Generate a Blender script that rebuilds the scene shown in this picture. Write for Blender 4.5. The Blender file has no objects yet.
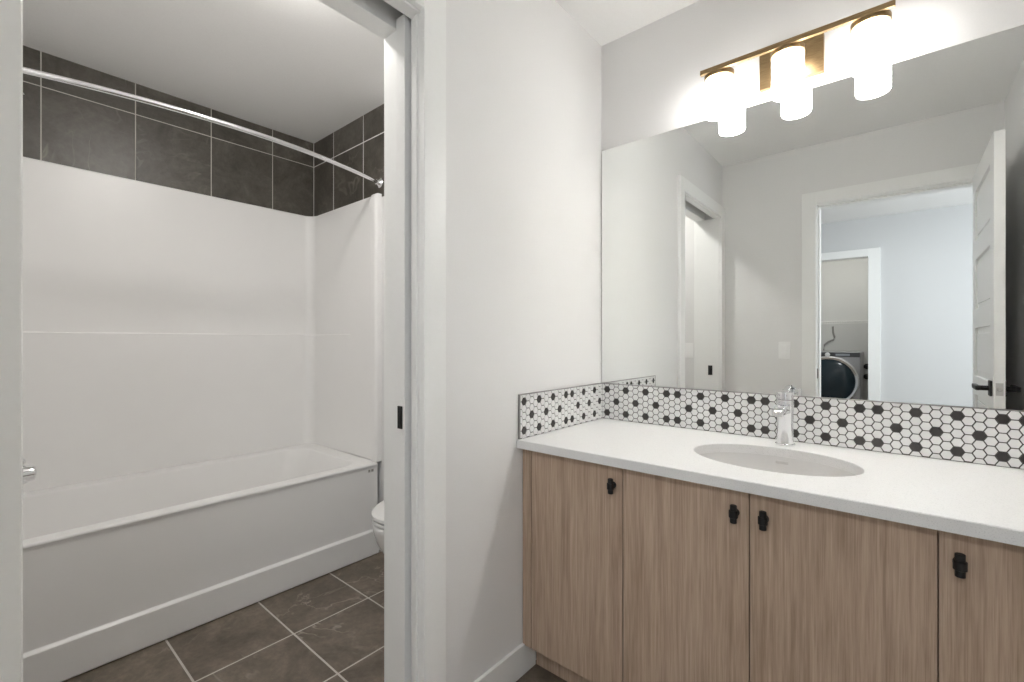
import bpy, bmesh, math, random
from mathutils import Vector, Matrix
random.seed(7)
S = bpy.context.scene
C = S.collection
PI = math.pi

# ------------------------------------------------------------------ camera, world, exposure
cam_d = bpy.data.cameras.new('camera')
cam = bpy.data.objects.new('camera', cam_d); C.objects.link(cam)
cam.location = (0.9967, -1.7887, 1.1474)
cam.rotation_euler = (PI / 2, 0, 0.701)
cam_d.sensor_fit = 'HORIZONTAL'; cam_d.sensor_width = 36.0
cam_d.lens = 36.0 * 458.2 / 1024.0
cam_d.clip_start = 0.01
S.camera = cam

world = bpy.data.worlds.new('world'); S.world = world
world.use_nodes = True
bg = world.node_tree.nodes['Background']
bg.inputs[0].default_value = (0.75, 0.87, 1.0, 1); bg.inputs[1].default_value = 1.0

S.view_settings.view_transform = 'Standard'
S.view_settings.look = 'None'
S.view_settings.gamma = 1.0
S.view_settings.use_curve_mapping = False
S.view_settings.exposure = 0.36
S.cycles.max_bounces = 14
S.cycles.diffuse_bounces = 8
S.cycles.glossy_bounces = 6

# light strengths
L_SHADE = 13.0        # glowing opal glass of the vanity light
L_BULB = 225.0        # the bulbs inside it
L_BATH = 105.0        # flush ceiling light of the bathroom
L_HALL = 24.0        # added daylight at the unseen hall window
L_HALL_ADDED_LAMP = 44.0  # added hall lamp, out of view, for fill through the entry door
L_LAUNDRY_ADDED = 38.0  # added laundry lamp, out of view


def area_light(name, loc, rot, sx, sy, power, color, parent=None):
    d = bpy.data.lights.new(name, 'AREA'); d.shape = 'RECTANGLE'
    d.size = sx; d.size_y = sy; d.energy = power; d.color = color
    o = bpy.data.objects.new(name, d); C.objects.link(o)
    o.location = loc; o.rotation_euler = rot
    if parent: o.parent = parent
    return o


# daylight lamp and unseen window added in the hall's far right wall
area_light('added_hall_daylight', (2.92, -3.1, 1.35), (0, PI / 2, 0), 1.5, 1.3, L_HALL, (0.92, 0.965, 1.0))

# ------------------------------------------------------------------ materials
def new_mat(name):
    m = bpy.data.materials.new(name); m.use_nodes = True
    nt = m.node_tree
    return m, nt, nt.nodes['Principled BSDF']


def setp(b, **k):
    for n, v in k.items():
        b.inputs[n.replace('_', ' ')].default_value = v


def noise(nt, scale, detail=4, rough=0.55, vec=None, dist=0.0):
    n = nt.nodes.new('ShaderNodeTexNoise')
    n.inputs['Scale'].default_value = scale; n.inputs['Detail'].default_value = detail
    n.inputs['Roughness'].default_value = rough; n.inputs['Distortion'].default_value = dist
    if vec is not None: nt.links.new(vec, n.inputs['Vector'])
    return n


def ramp(nt, src, stops):
    r = nt.nodes.new('ShaderNodeValToRGB')
    el = r.color_ramp.elements
    while len(el) < len(stops): el.new(0.5)
    for e, (p, c) in zip(el, stops):
        e.position = p; e.color = (c[0], c[1], c[2], 1)
    nt.links.new(src, r.inputs[0])
    return r


def simple(name, col, rough=0.5, metal=0.0, bump=0.0, bscale=80, vary=0.03, coat=0.0, spec=0.5):
    m, nt, b = new_mat(name)
    tc = nt.nodes.new('ShaderNodeTexCoord')
    n = noise(nt, bscale, 3, vec=tc.outputs['Object'])
    lo = tuple(c * (1 - vary) for c in col); hi = tuple(min(1, c * (1 + vary)) for c in col)
    r = ramp(nt, n.outputs['Fac'], [(0.3, lo), (0.7, hi)])
    nt.links.new(r.outputs[0], b.inputs['Base Color'])
    setp(b, Roughness=rough, Metallic=metal)
    b.inputs['Coat Weight'].default_value = coat
    b.inputs['Specular IOR Level'].default_value = spec
    if bump:
        bp = nt.nodes.new('ShaderNodeBump'); bp.inputs['Strength'].default_value = bump
        bp.inputs['Distance'].default_value = 0.002
        nt.links.new(n.outputs['Fac'], bp.inputs['Height']); nt.links.new(bp.outputs[0], b.inputs['Normal'])
    return m


def emit(name, col, strength):
    m, nt, b = new_mat(name)
    setp(b, Base_Color=(0.9, 0.9, 0.88, 1), Roughness=0.4)
    b.inputs['Emission Color'].default_value = (*col, 1)
    b.inputs['Emission Strength'].default_value = strength
    return m


def stone(name, dark, mid, light, vein, rough=0.45, scale=1.0):
    m, nt, b = new_mat(name)
    tc = nt.nodes.new('ShaderNodeTexCoord')
    at = nt.nodes.new('ShaderNodeAttribute'); at.attribute_name = 'rnd'
    mul = nt.nodes.new('ShaderNodeMath'); mul.operation = 'MULTIPLY'; mul.inputs[1].default_value = 37.0
    nt.links.new(at.outputs['Fac'], mul.inputs[0])
    add = nt.nodes.new('ShaderNodeVectorMath'); add.operation = 'ADD'
    nt.links.new(tc.outputs['Object'], add.inputs[0]); nt.links.new(mul.outputs[0], add.inputs[1])
    v = add.outputs[0]
    n1 = noise(nt, 4.2 * scale, 8, 0.68, v, 0.7)
    base = ramp(nt, n1.outputs['Fac'], [(0.27, dark), (0.5, mid), (0.74, light)])
    n3 = noise(nt, 45 * scale, 6, 0.7, v)
    g = ramp(nt, n3.outputs['Fac'], [(0.25, (0.72,) * 3), (0.75, (1.2,) * 3)])
    mx0 = nt.nodes.new('ShaderNodeMix'); mx0.data_type = 'RGBA'; mx0.blend_type = 'MULTIPLY'
    mx0.inputs['Factor'].default_value = 1.0
    nt.links.new(base.outputs[0], mx0.inputs['A']); nt.links.new(g.outputs[0], mx0.inputs['B'])
    # veins: the ridge of a warped noise, broken up by another
    n2 = noise(nt, 2.1 * scale, 4, 0.55, v, 1.4)
    sub = nt.nodes.new('ShaderNodeMath'); sub.operation = 'SUBTRACT'; sub.inputs[1].default_value = 0.5
    ab = nt.nodes.new('ShaderNodeMath'); ab.operation = 'ABSOLUTE'
    nt.links.new(n2.outputs['Fac'], sub.inputs[0]); nt.links.new(sub.outputs[0], ab.inputs[0])
    vr = ramp(nt, ab.outputs[0], [(0.0, (1, 1, 1)), (0.016, (0, 0, 0))])
    n4 = noise(nt, 3.1 * scale, 3, 0.6, v)
    br = ramp(nt, n4.outputs['Fac'], [(0.46, (0, 0, 0)), (0.66, (0.75, 0.75, 0.75))])
    mm = nt.nodes.new('ShaderNodeMath'); mm.operation = 'MULTIPLY'
    nt.links.new(vr.outputs[0], mm.inputs[0]); nt.links.new(br.outputs[0], mm.inputs[1])
    mx = nt.nodes.new('ShaderNodeMix'); mx.data_type = 'RGBA'
    nt.links.new(mm.outputs[0], mx.inputs['Factor'])
    nt.links.new(mx0.outputs['Result'], mx.inputs['A']); mx.inputs['B'].default_value = (*vein, 1)
    nt.links.new(mx.outputs['Result'], b.inputs['Base Color'])
    setp(b, Roughness=rough)
    bp = nt.nodes.new('ShaderNodeBump'); bp.inputs['Strength'].default_value = 0.12
    bp.inputs['Distance'].default_value = 0.002
    nt.links.new(n3.outputs['Fac'], bp.inputs['Height']); nt.links.new(bp.outputs[0], b.inputs['Normal'])
    return m


def wood(name):
    m, nt, b = new_mat(name)
    tc = nt.nodes.new('ShaderNodeTexCoord')
    mp = nt.nodes.new('ShaderNodeMapping'); mp.inputs['Scale'].default_value = (1, 1, 0.035)
    at = nt.nodes.new('ShaderNodeAttribute'); at.attribute_name = 'rnd'
    nt.links.new(tc.outputs['Object'], mp.inputs['Vector'])
    v = mp.outputs[0]
    n1 = noise(nt, 190, 5, 0.6, v)
    n2 = noise(nt, 34, 4, 0.6, v, 0.3)
    mp2 = nt.nodes.new('ShaderNodeMapping'); mp2.inputs['Scale'].default_value = (1, 1, 0.012)
    nt.links.new(tc.outputs['Object'], mp2.inputs['Vector'])
    n3 = noise(nt, 420, 3, 0.6, mp2.outputs[0])
    mixf = nt.nodes.new('ShaderNodeMath'); mixf.operation = 'MULTIPLY_ADD'; mixf.inputs[1].default_value = 0.55
    nt.links.new(n1.outputs['Fac'], mixf.inputs[0])
    m2 = nt.nodes.new('ShaderNodeMath'); m2.operation = 'MULTIPLY'; m2.inputs[1].default_value = 0.45
    nt.links.new(n2.outputs['Fac'], m2.inputs[0]); nt.links.new(m2.outputs[0], mixf.inputs[2])
    base = ramp(nt, mixf.outputs[0], [(0.30, WOOD_D), (0.5, WOOD_M), (0.68, WOOD_L)])
    pr = ramp(nt, n3.outputs['Fac'], [(0.36, (0.78, 0.76, 0.74)), (0.47, (1, 1, 1))])
    mx = nt.nodes.new('ShaderNodeMix'); mx.data_type = 'RGBA'; mx.blend_type = 'MULTIPLY'
    mx.inputs['Factor'].default_value = 0.8
    nt.links.new(base.outputs[0], mx.inputs['A']); nt.links.new(pr.outputs[0], mx.inputs['B'])
    nt.links.new(mx.outputs['Result'], b.inputs['Base Color'])
    setp(b, Roughness=0.55)
    bp = nt.nodes.new('ShaderNodeBump'); bp.inputs['Strength'].default_value = 0.08
    bp.inputs['Distance'].default_value = 0.001
    nt.links.new(n1.outputs['Fac'], bp.inputs['Height']); nt.links.new(bp.outputs[0], b.inputs['Normal'])
    return m


def quartz(name):
    m, nt, b = new_mat(name)
    tc = nt.nodes.new('ShaderNodeTexCoord')
    n = noise(nt, 420, 2, 0.5, tc.outputs['Object'])
    r = ramp(nt, n.outputs['Fac'], [(0.3, (0.64, 0.64, 0.635)), (0.42, (0.775, 0.775, 0.77)), (0.7, (0.80, 0.80, 0.795))])
    nt.links.new(r.outputs[0], b.inputs['Base Color']); setp(b, Roughness=0.28)
    return m


def brushed(name, c1, c2, rough):
    m, nt, b = new_mat(name)
    tc = nt.nodes.new('ShaderNodeTexCoord')
    mp = nt.nodes.new('ShaderNodeMapping'); mp.inputs['Scale'].default_value = (0.1, 1, 1)
    nt.links.new(tc.outputs['Object'], mp.inputs['Vector'])
    n = noise(nt, 300, 3, 0.6, mp.outputs[0])
    r = ramp(nt, n.outputs['Fac'], [(0.3, c1), (0.7, c2)])
    nt.links.new(r.outputs[0], b.inputs['Base Color']); setp(b, Roughness=rough, Metallic=1.0)
    return m


def glass_pane(name):
    m = bpy.data.materials.new(name); m.use_nodes = True
    nt = m.node_tree; nt.nodes.clear()
    out = nt.nodes.new('ShaderNodeOutputMaterial'); mix = nt.nodes.new('ShaderNodeMixShader')
    tr = nt.nodes.new('ShaderNodeBsdfTransparent'); gl = nt.nodes.new('ShaderNodeBsdfGlossy')
    gl.inputs['Roughness'].default_value = 0.02; mix.inputs[0].default_value = 0.06
    nt.links.new(tr.outputs[0], mix.inputs[1]); nt.links.new(gl.outputs[0], mix.inputs[2])
    nt.links.new(mix.outputs[0], out.inputs[0])
    return m


WOOD_D, WOOD_M, WOOD_L = (0.32, 0.225, 0.158), (0.475, 0.352, 0.262), (0.60, 0.465, 0.362)
M_PAINT = simple('wall_paint', (0.815, 0.812, 0.808), 0.75, bump=0.05, bscale=220, vary=0.012, spec=0.25)
M_HALLP = simple('hall_paint', (0.675, 0.683, 0.69), 0.75, bump=0.05, bscale=220, vary=0.012, spec=0.25)
M_CEIL = simple('ceiling_paint', (0.90, 0.897, 0.888), 0.9, bump=0.12, bscale=160, vary=0.015, spec=0.1)
M_TRIM = simple('trim_paint', (0.90, 0.905, 0.895), 0.35, vary=0.008)
M_DOOR = simple('door_paint', (0.90, 0.90, 0.895), 0.35, vary=0.008)
M_ACRYL = simple('white_acrylic', (0.875, 0.868, 0.858), 0.33, vary=0.006, bscale=6)
M_CERAM = simple('white_ceramic', (0.82, 0.82, 0.81), 0.12, vary=0.006, coat=0.4)
M_SINK = simple('sink_ceramic', (0.74, 0.735, 0.725), 0.15, vary=0.008, coat=0.4)
M_CHROME = simple('chrome', (0.86, 0.86, 0.87), 0.08, metal=1.0, vary=0.01)
M_STEEL = simple('brushed_nickel', (0.62, 0.61, 0.60), 0.32, metal=1.0, vary=0.02)
M_BRASS = brushed('aged_brass', (0.27, 0.185, 0.095), (0.40, 0.285, 0.155), 0.42)
M_BLACK = simple('black_metal', (0.007, 0.0065, 0.0065), 0.5, vary=0.1)
M_DARK = simple('dark_gap', (0.05, 0.047, 0.043), 0.8, vary=0.05)
M_GROUT = simple('tile_grout', (0.58, 0.55, 0.51), 0.9, vary=0.06, bscale=300)
M_GROUTB = simple('dark_mosaic_grout', (0.085, 0.078, 0.072), 0.9, vary=0.08, bscale=300)
M_HEXW = simple('white_mosaic_tile', (0.80, 0.795, 0.785), 0.18, vary=0.02, bscale=40)
M_HEXB = simple('charcoal_mosaic_tile', (0.055, 0.050, 0.047), 0.22, vary=0.12, bscale=40)
M_TILE_W = stone('wall_stone_tile', (0.048, 0.043, 0.035), (0.090, 0.081, 0.067), (0.155, 0.141, 0.120), (0.23, 0.21, 0.18), 0.38, 1.0)
M_TILE_F = stone('floor_stone_tile', (0.085, 0.068, 0.051), (0.16, 0.129, 0.099), (0.255, 0.212, 0.170), (0.46, 0.41, 0.345), 0.42, 1.1)
M_WOOD = wood('oak_veneer')
M_QUARTZ = quartz('white_quartz')
M_TRIMM = simple('grey_edge_trim', (0.30, 0.29, 0.28), 0.35, metal=0.6, vary=0.03)
M_SWITCH = simple('white_plastic', (0.93, 0.93, 0.925), 0.3, vary=0.005)
M_SHADE = emit('opal_glass_lit', (1.0, 0.974, 0.94), L_SHADE)
M_BULB = emit('bulb_lit', (1.0, 0.974, 0.94), L_BULB)
M_LENS = emit('ceiling_lens_lit', (1.0, 0.968, 0.925), L_BATH)
M_LENS_L = emit('added_laundry_lens_lit', (1.0, 0.975, 0.94), L_LAUNDRY_ADDED)
M_LENS_H = emit('added_hall_lens_lit', (0.94, 0.975, 1.0), L_HALL_ADDED_LAMP)
M_WASH = simple('washer_silver', (0.40, 0.40, 0.41), 0.35, metal=0.7, vary=0.03)
M_WASHP = simple('washer_panel', (0.06, 0.062, 0.066), 0.3, vary=0.06)
M_WGLASS = simple('washer_glass', (0.016, 0.028, 0.036), 0.12, vary=0.1, spec=0.35)
M_WIRE = simple('white_coated_wire', (0.80, 0.79, 0.77), 0.4, vary=0.02)
M_HOSE = simple('grey_hose', (0.33, 0.32, 0.30), 0.5, vary=0.05)
M_DISP = simple('panel_display', (0.35, 0.38, 0.42), 0.2, vary=0.05)
M_PANE = glass_pane('added_window_glass')
M_HALLF = simple('hall_floor', (0.28, 0.24, 0.20), 0.5, vary=0.08, bscale=8)

m_mir, nt_, b_ = new_mat('mirror_silver')
_tc = nt_.nodes.new('ShaderNodeTexCoord'); _n = noise(nt_, 0.7, 1, vec=_tc.outputs['Object'])
_r = ramp(nt_, _n.outputs['Fac'], [(0.2, (0.90, 0.918, 0.905)), (0.8, (0.905, 0.922, 0.91))])
nt_.links.new(_r.outputs[0], b_.inputs['Base Color']); setp(b_, Metallic=1.0, Roughness=0.0)
M_MIRROR = m_mir
M_MEDGE = simple('mirror_edge', (0.10, 0.12, 0.11), 0.3, vary=0.05)

# ------------------------------------------------------------------ mesh helpers
def obj(name, bm, mats, parent=None, smooth=False, loc=None, rot=None, sharp=35):
    me = bpy.data.meshes.new(name)
    bmesh.ops.recalc_face_normals(bm, faces=bm.faces[:])
    bm.to_mesh(me); bm.free()
    if not isinstance(mats, (list, tuple)): mats = [mats]
    for m in mats: me.materials.append(m)
    if smooth:
        me.polygons.foreach_set('use_smooth', [True] * len(me.polygons))
        try: me.set_sharp_from_angle(angle=math.radians(sharp))
        except Exception: pass
    o = bpy.data.objects.new(name, me); C.objects.link(o)
    if smooth:
        w = o.modifiers.new('weighted_normal', 'WEIGHTED_NORMAL'); w.keep_sharp = True; w.weight = 100
    if loc: o.location = loc
    if rot: o.rotation_euler = rot
    if parent: o.parent = parent
    return o


def thing(name, label, cat, loc=(0, 0, 0), rotz=0, group=None):
    o = bpy.data.objects.new(name, None); C.objects.link(o)
    o.empty_display_size = 0.05
    o.location = loc; o.rotation_euler = (0, 0, rotz)
    o['label'] = label; o['category'] = cat
    if group: o['group'] = group
    return o


def tag(o, label, cat, group=None):
    o['label'] = label; o['category'] = cat
    if group: o['group'] = group
    return o


def struct(o):
    o['kind'] = 'structure'
    return o


def box(bm, x0, x1, y0, y1, z0, z1, bev=0.0, seg=2, mi=0):
    r = bmesh.ops.create_cube(bm, size=1.0)
    vs = r['verts']
    for v in vs:
        v.co = Vector((x0 if v.co.x < 0 else x1, y0 if v.co.y < 0 else y1, z0 if v.co.z < 0 else z1))
    fs = set(f for v in vs for f in v.link_faces)
    if bev > 0:
        es = set(e for v in vs for e in v.link_edges)
        rr = bmesh.ops.bevel(bm, geom=list(es), offset=bev, segments=seg, profile=0.5, affect='EDGES', clamp_overlap=True)
        fs = set(f for v in vs if v.is_valid for f in v.link_faces) | set(rr['faces'])
    for f in fs:
        if f.is_valid: f.material_index = mi
    return fs


def nb(*a, **k):
    bm = bmesh.new(); box(bm, *a, **k); return bm


def ring_loft(bm, rings, close0=True, close1=True, mi=0, cyclic=True):
    vr = [[bm.verts.new(p) for p in r] for r in rings]
    n = len(rings[0])
    fs = []
    for a, b in zip(vr[:-1], vr[1:]):
        for i in range(n if cyclic else n - 1):
            j = (i + 1) % n
            fs.append(bm.faces.new((a[i], a[j], b[j], b[i])))
    if close0: fs.append(bm.faces.new(list(reversed(vr[0]))))
    if close1: fs.append(bm.faces.new(vr[-1]))
    for f in fs: f.material_index = mi
    return fs


def lathe(bm, prof, c=(0, 0, 0), axis='z', n=32, mi=0, close=True):
    """prof: list of (radius, height) along the axis."""
    rings = []
    for r, h in prof:
        ring = []
        for i in range(n):
            t = 2 * PI * i / n
            a, b = max(r, 1e-5) * math.cos(t), max(r, 1e-5) * math.sin(t)
            p = {'z': (a, b, h), 'y': (a, h, b), 'x': (h, a, b)}[axis]
            ring.append(Vector(p) + Vector(c))
        rings.append(ring)
    return ring_loft(bm, rings, close, close, mi)


def tube(bm, pts, rad, n=12, mi=0):
    pts = [Vector(p) for p in pts]
    rings = []
    up = Vector((0, 0, 1))
    for i, p in enumerate(pts):
        d = (pts[min(i + 1, len(pts) - 1)] - pts[max(i - 1, 0)]).normalized()
        u = up if abs(d.dot(up)) < 0.95 else Vector((1, 0, 0))
        a = d.cross(u).normalized(); b = d.cross(a).normalized()
        r = rad[i] if isinstance(rad, (list, tuple)) else rad
        rings.append([p + a * r * math.cos(2 * PI * k / n) + b * r * math.sin(2 * PI * k / n) for k in range(n)])
    return ring_loft(bm, rings, True, True, mi)


def ellipse(cx, cy, a, b, z, n=48, p=2.0):
    out = []
    for i in range(n):
        t = 2 * PI * i / n
        ct, st = math.cos(t), math.sin(t)
        x = math.copysign(abs(ct) ** (2 / p), ct); y = math.copysign(abs(st) ** (2 / p), st)
        out.append(Vector((cx + a * x, cy + b * y, z)))
    return out


def rrect(x0, x1, y0, y1, r, z, k=8):
    pts = []
    for cx, cy, a0 in ((x1 - r, y1 - r, 0), (x0 + r, y1 - r, PI / 2), (x0 + r, y0 + r, PI), (x1 - r, y0 + r, 1.5 * PI)):
        for i in range(k + 1):
            a = a0 + (PI / 2) * i / k
            pts.append(Vector((cx + r * math.cos(a), cy + r * math.sin(a), z)))
    return pts


def tiles(bm, us, vs, frame, depth=0.004, gap=0.004, mi=0):
    """tile quads (bevelled slabs) between consecutive us / vs; frame(u, v, d) -> point"""
    lay = bm.faces.layers.float.get('rnd') or bm.faces.layers.float.new('rnd')
    for a0, a1 in zip(us[:-1], us[1:]):
        for b0, b1 in zip(vs[:-1], vs[1:]):
            g = gap / 2; e = 0.0012
            if a1 - a0 < 2.5 * gap or b1 - b0 < 2.5 * gap: continue
            base = [(a0 + g, b0 + g), (a1 - g, b0 + g), (a1 - g, b1 - g), (a0 + g, b1 - g)]
            top = [(a0 + g + e, b0 + g + e), (a1 - g - e, b0 + g + e), (a1 - g - e, b1 - g - e), (a0 + g + e, b1 - g - e)]
            rings = [[frame(u, v, 0) for u, v in base], [frame(u, v, depth - e) for u, v in base], [frame(u, v, depth) for u, v in top]]
            fs = ring_loft(bm, rings, False, True, mi)
            r = random.random()
            for f in fs: f[lay] = r


def obj_keepattr(name, bm, mats, parent=None):
    return obj(name, bm, mats, parent)


# ------------------------------------------------------------------ room dimensions
H = 2.44
XR = 1.432           # right wall of the vanity room
YE = -1.82           # entry wall of the vanity room (room side)
WT = 0.163           # wall with the pocket
YJ, YS = -0.995, -1.737   # pocket-side and strike-side jamb of the pocket door
HD = 2.043           # door head height
XB, YB, YB2 = -1.925, -0.335, -1.872   # tub alcove: back wall, far end wall, near end wall
EX0, EX1 = 0.585, 1.345   # entry opening
YH = -1.945          # hall side of the entry wall
YL = -4.30           # laundry wall, hall side
LX1 = 0.752          # right jamb of laundry opening
LX0 = -0.10

# ------------------------------------------------------------------ structure: floor, ceiling, walls
bm = bmesh.new()
box(bm, -2.05, XR + 0.12, YH, 0.15, -0.06, -0.0008, mi=1)
lay = bm.faces.layers.float.new('rnd')
tx = [-1.16] + [-0.815 + 0.3325 * i for i in range(-0, 8)]
tx = [x for x in tx if x < XR] + [XR]
ty = [-1.872] + [-0.968 - 0.3325 * 2, -0.968 - 0.3325, -0.968, -0.638, -0.306, 0.0]
ty = [-1.90, -1.633, -1.301, -0.968, -0.638, -0.306, 0.02]
tiles(bm, tx, ty, lambda u, v, d: Vector((u, v, -0.004 + d)), gap=0.006)
struct(obj_keepattr('floor', bm, [M_TILE_F, M_GROUT]))

struct(obj('floor', nb(-1.6, 3.0, -6.2, YH - 0.0005, -0.06, 0.0), M_HALLF))
struct(obj('ceiling', nb(-2.05, XR + 0.12, YH, 0.15, H, H + 0.08), M_CEIL))
struct(obj('ceiling', nb(-1.6, 3.0, -6.2, YH, H, H + 0.08), M_CEIL))

# vanity wall, runs on behind the toilet
struct(obj('wall_vanity', nb(-1.12, XR + 0.12, 0.0, 0.15, 0, H), M_PAINT))
struct(obj('wall_right', nb(XR, XR + 0.12, YE, 0.0, 0, H), M_PAINT))
# wall with the pocket door: pieces around the pocket and opening
bm = bmesh.new()
PX0, PX1 = -0.112, -0.036        # pocket cavity
box(bm, PX1, 0.0, YJ + 0.015, 0.0, 0, H)
box(bm, -WT, PX0, YJ + 0.015, 0.0, 0, H)
box(bm, -WT, 0.0, YS - 0.015, YJ + 0.015, HD + 0.075, H)
box(bm, -WT, 0.0, YE, YS - 0.015, 0, H)
box(bm, -WT, PX0 - 0.001, YB2, YE, 0, H)
struct(obj('wall_left', bm, M_PAINT))
# entry wall
bm = bmesh.new()
box(bm, -0.125, EX0 - 0.018, YH, YE, 0, H)
box(bm, EX0 - 0.018, EX1 + 0.018, YH, YE, HD + 0.018, H)
box(bm, EX1 + 0.018, XR + 0.12, YH, YE, 0, H)
struct(obj('wall_entry', bm, M_PAINT))
# bathroom shell
struct(obj('wall_tub_near', nb(-2.05, -0.126, YB2 - 0.07, YB2, 0, H), M_PAINT))
wtb = struct(obj('wall_tub_back', nb(-2.05, XB - 0.010, YB2, YB, 0, H), M_PAINT))
wte = struct(obj('wall_tub_end', nb(-2.05, -1.12, YB + 0.0005, 0.15, 0, H), M_PAINT))

# stone tile band above the surround: part of the tub walls
ZT0, ZT1 = 1.952, 2.283
def band(name, parent, us, frame, corner):
    bm = bmesh.new()
    lay = bm.faces.layers.float.new('rnd')
    p = [frame(corner[0], ZT0 - 0.02, -0.006), frame(corner[1], ZT0 - 0.02, -0.006), frame(corner[1], H, -0.006), frame(corner[0], H, -0.006)]
    q = [frame(corner[0], ZT0 - 0.02, 0.0038), frame(corner[1], ZT0 - 0.02, 0.0038), frame(corner[1], H, 0.0038), frame(corner[0], H, 0.0038)]
    ring_loft(bm, [p, q], True, True, 1)
    tiles(bm, us, [ZT0 - 0.02, ZT1, H + 0.001], frame, depth=0.005, gap=0.0042)
    return obj_keepattr(name, bm, [M_TILE_W, M_GROUT], parent)
band('tile_band', wtb, [YB2, -1.582, -1.251, -0.920, -0.593, YB], lambda u, v, d: Vector((XB - 0.005 + d, u, v)), (YB2, YB))
band('tile_band', wte, [XB, -1.675, -1.343, -1.122], lambda u, v, d: Vector((u, YB + 0.005 - d, v)), (XB, -1.122))

# hall and laundry
bm = bmesh.new()
box(bm, -1.6, LX0, YL - 0.12, YL, 0, H); box(bm, LX1, 3.0, YL - 0.12, YL, 0, H)
box(bm, LX0, LX1, YL - 0.12, YL, 2.035, H)
struct(obj('wall_hall', bm, M_HALLP))
struct(obj('wall_hall_left', nb(-1.72, -1.6, YL, YH, 0, H), M_HALLP))
bm = bmesh.new()
box(bm, 3.0, 3.12, YL, -3.75, 0, H); box(bm, 3.0, 3.12, -2.45, YH, 0, H)
box(bm, 3.0, 3.12, -3.75, -2.45, 0, 0.6); box(bm, 3.0, 3.12, -3.75, -2.45, 2.1, H)
struct(obj('wall_hall_right', bm, M_HALLP))
struct(obj('wall_hall_front', nb(XR + 0.12, 3.0, YH, YH + 0.1, 0, H), M_HALLP))
struct(obj('wall_hall_front', nb(-1.72, -0.126, YH, YB2 - 0.07, 0, H), M_HALLP))
bm = bmesh.new()
for a in ((-3.75, -3.70, 0.6, 2.1), (-2.5, -2.45, 0.6, 2.1), (-3.70, -2.5, 0.6, 0.65), (-3.70, -2.5, 2.05, 2.1), (-3.12, -3.08, 0.65, 2.05)):
    box(bm, 3.02, 3.10, a[0], a[1], a[2], a[3], bev=0.004)
w1 = struct(obj('added_window_1', bm, M_TRIM))  # unseen window, added as the opening for the hall daylight lamp
obj('pane', nb(3.058, 3.062, -3.70, -2.5, 0.65, 2.05), M_PANE, w1)
struct(obj('wall_laundry_back', nb(-0.7, 1.2, -5.75, -5.65, 0, H), simple('laundry_paint', (0.66, 0.66, 0.64), 0.8, vary=0.01)))
struct(obj('wall_laundry_left', nb(-0.7, -0.6, -5.65, YL - 0.12, 0, H), bpy.data.materials['laundry_paint']))
struct(obj('wall_laundry_right', nb(1.1, 1.2, -5.65, YL - 0.12, 0, H), bpy.data.materials['laundry_paint']))

# ------------------------------------------------------------------ trim
CW, CT = 0.079, 0.018
def casing(name, x0, x1, ya, yb, head, side_a=True, side_b=True, wa=CW, wb=CW, face='x', mat=None):
    """flat casing around an opening; ya<yb opening edges in the wall direction"""
    bm = bmesh.new()
    def bx(u0, u1, z0, z1):
        if face == 'x': box(bm, x0, x1, u0, u1, z0, z1, bev=0.0025, seg=2)
        else: box(bm, u0, u1, x0, x1, z0, z1, bev=0.0025, seg=2)
    if side_a: bx(ya - wa, ya, 0, head + CW)
    if side_b: bx(yb, yb + wb, 0, head + CW)
    bx(ya, yb, head, head + CW)
    return struct(obj(name, bm, mat or M_TRIM, smooth=True))

R = 0.007   # reveal
casing('trim_1', 0.0, CT, YS - 0.002, YJ - 0.001, HD + 0.004, wa=0.078)
casing('trim_2', -WT - CT, -WT, YS - R, YJ + R, HD + R)
casing('trim_3', YE, YE + CT, EX0 - 0.003, EX1 + 0.003, HD + 0.003, face='y', wb=0.078)
casing('trim_4', YH - CT, YH, EX0 - R, EX1 + R, HD + R, face='y')
casing('trim_5', YL, YL + CT, LX0, LX1, 2.035, face='y', wa=0.10, wb=0.10)

# pocket-door frame: split jambs, split head with track slot, strike jamb
bm = bmesh.new()
SJ0, SJ1 = -0.041, -0.106        # slot faces
def fb(*a): box(bm, *a, bev=0.0015, seg=1)
fb(SJ0, 0.0, YJ, YJ + 0.015, 0, HD)
fb(-WT, SJ1, YJ, YJ + 0.015, 0, HD)
fb(SJ0, 0.0, YS - 0.015, YJ + 0.015, HD, HD + 0.075)
fb(-WT, SJ1, YS - 0.015, YJ + 0.015, HD, HD + 0.075)
# narrow bead on the near split jamb
fb(-0.024, -0.012, YJ - 0.004, YJ + 0.002, 0, HD)
fb(-WT, 0.0, YS - 0.015, YS, 0, HD)
jamb = struct(obj('trim_6', bm, M_TRIM, smooth=True))
obj('track', nb(SJ1, SJ0, YS - 0.015, YJ + 0.6, HD + 0.060, HD + 0.075), M_DARK, jamb)
bm = bmesh.new()
box(bm, -0.077, -0.047, YS - 0.001, YS + 0.0025, 0.898, 0.968, bev=0.001)
sp = obj('strike_plate', bm, M_BLACK, jamb); sp['label'] = 'black strike plate'

# entry door frame (stop and jambs)
bm = bmesh.new()
fb(EX0 - 0.018, EX0, YH, YE, 0, HD)
fb(EX1, EX1 + 0.018, YH, YE, 0, HD)
fb(EX0 - 0.018, EX1 + 0.018, YH, YE, HD, HD + 0.018)
fb(EX0, EX0 + 0.011, YH + 0.01, YE - 0.04, 0, HD)
fb(EX1 - 0.011, EX1, YH + 0.01, YE - 0.04, 0, HD)
fb(EX0, EX1, YH + 0.01, YE - 0.04, HD - 0.011, HD)
ej = struct(obj('trim_7', bm, M_TRIM, smooth=True))
bm = bmesh.new()
box(bm, EX0 - 0.001, EX0 + 0.0025, YE - 0.035, YE - 0.008, 0.90, 0.965, bev=0.001)
obj('strike_plate', bm, M_BLACK, ej)['label'] = 'black strike plate'
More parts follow.
